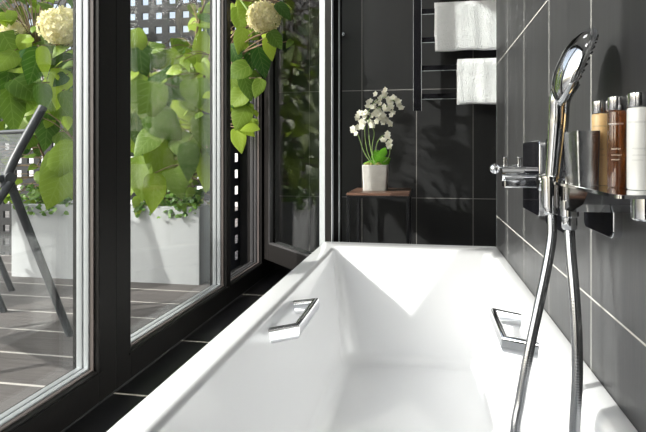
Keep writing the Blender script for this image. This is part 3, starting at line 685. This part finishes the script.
b = bmesh.new(); lathe(b, [(.0575, .009), (.0565, .0125), (0, .0125)], hc, nrm, 40); a_, b2 = frame_of(nrm)
setparent(link('spray_face', b, M['steel'], smooth=40), HS)
b = bmesh.new()
for ring, cnt in ((.053, 36), (.041, 26), (.028, 16), (.014, 8)):
    for k in range(cnt):
        q = 2*math.pi*k/cnt; lathe(b, [(.0016, 0), (.0013, .0028), (0, .003)], hc+nrm*.0122+(a_*math.cos(q)+b2*math.sin(q))*ring, nrm, 6)
setparent(link('nozzles', b, M['rubber']), HS)
# hose
h1 = [(551, 206, .895), (552, 222, .89), (551.5, 240, .885), (546, 272, .875), (537.5, 312, .865), (528.5, 355, .855), (520.5, 400, .85), (515.5, 436, .84)]
h2 = [(574.5, 436, .80), (577, 385, .805), (577, 340, .81), (574.5, 295, .82), (571, 255, .835), (569.5, 230, .845)]
pa = [P(*q) for q in h1]; pb = [P(*q) for q in h2]
mid = [Vector((.138, .83, .17)), Vector((.158, .81, .12)), Vector((.188, .79, .135)), Vector((.2, .79, .19))]
pts = spline(pa+mid+pb, 14)
b = bmesh.new(); L_ = 0; rs = []
# fine ridges of the metal hose
fine = []
for A, B in zip(pts, pts[1:]):
    m_ = max(1, int((B-A).length/.0011))
    for k in range(m_): fine.append(A.lerp(B, k/m_))
tube(b, fine, [.0074 if i % 3 else .0073 for i in range(len(fine))], 14)
SH = tag(link('shower_hose', b, M['hose'], smooth=80), 'silver metal shower hose looping down from the mixer into the bath', 'hose')
for q, d in ((pa[0], pa[1]-pa[0]), ):
    b = bmesh.new(); lathe(b, [(.0085, -.004), (.0102, -.004), (.0098, .012), (.0082, .014), (.0075, .014)], q, d, 20); link('hose_nut', b, M['chrome'], SH, 40)
# metal tumbler
b = bmesh.new(); tb_ = (.1995, .2265, .776, .846)
zz = SZ+.0003
loft(b, [rring(tb_[0]+.001, tb_[1], tb_[2]+.001, tb_[3]-.002, zz, .0025, 4), rring(tb_[0]-.0015, tb_[1]+.001, tb_[2]-.001, tb_[3]+.002, zz+.073, .0025, 4),
         rring(tb_[0], tb_[1], tb_[2]+.001, tb_[3], zz+.073, .002, 4), rring(tb_[0]+.001, tb_[1]-.001, tb_[2]+.002, tb_[3]-.002, zz+.004, .002, 4)])
tag(link('steel_tumbler', b, M['steel'], smooth=35), 'rectangular polished steel tumbler on the shelf beside the bottles', 'tumbler')
# bottles
def bottle(X, Y, liquid, label, hgt=.1145, r=.0110, ink=None):
    t = empty('toiletry_bottle', (X, Y, SZ+.0003), label, 'bottle', 'toiletry bottles on the mixer shelf')
    hb = hgt-.0175
    b = bmesh.new(); lathe(b, [(0, 0), (r-.0012, 0), (r, .0015), (r, hb-.003), (r-.0008, hb-.001), (r-.002, hb), (0, hb)], n=32); link('bottle_body', b, liquid, t, 40)
    b = bmesh.new(); lathe(b, [(r-.0008, hb+.0003), (r-.0004, hb+.001), (r-.0004, hgt-.001), (r-.0014, hgt), (0, hgt)], n=32); link('cap', b, M['capmetal'], t, 40)
    if ink:
        rr = random.Random(int(Y*1000)); base = math.atan2(-Y, -X)
        def strokes(zc, hh, a0, a1, nchar):
            b = bmesh.new()
            for k in range(nchar):
                s = a0+(a1-a0)*k/nchar; e_ = s+(a1-a0)/nchar*.62
                for (u0, u1, v0, v1) in ((s, s+(e_-s)*.25, -1, 1), (s, e_, .6, 1), (s, e_, -.2, .2)) if rr.random() < .5 else ((s, s+(e_-s)*.25, -1, 1), (e_-(e_-s)*.25, e_, -1, 1), (s, e_, -1, -.6)):
                    q = []
                    for u, v in ((u0, v0), (u1, v0), (u1, v1), (u0, v1)):
                        q.append(b.verts.new(((r+.0002)*math.cos(base+u), (r+.0002)*math.sin(base+u), zc+v*hh)))
                    b.faces.new(q)
            link('printed_line', b, ink, t)
        strokes(hb*.82, .0011, -.95, .75, 11); strokes(hb*.50, .0009, -.55, .45, 6); strokes(hb*.42, .0007, -.55, .55, 8); strokes(hb*.36, .0007, -.55, .3, 6)
    return t
bottle(.2345, .800, M['amber'], 'golden amber bottle with chrome cap, beside the steel tumbler', ink=M['ink2'])
bottle(.2375, .7446, M['brown'], 'dark brown bottle with chrome cap between the amber and white bottles', ink=M['ink'])
bottle(.2490, .702, M['milk'], 'white bottle with chrome cap, at the right end of the row', r=.0138, ink=M['inkg'])
bottle(.2520, .848, M['amber'], 'amber bottle half hidden in the back row, behind the golden amber one')
bottle(.2580, .788, M['brown'], 'brown bottle in the back row, mostly hidden behind the dark brown one')
# unseen rings around the added fill lights
for y in (.2, 1.7):
    b = bmesh.new(); lathe(b, [(.155, .0), (.155, .04), (.17, .04), (.17, 0), (.155, 0)], (-.1, y, 2.455), (0, 0, 1), 32)
    tag(link('fill_light_ring', b, M['render'], smooth=40), 'ceiling ring around an added fill light above the %s end of the bath' % ('near' if y < 1 else 'far'), 'lamp')
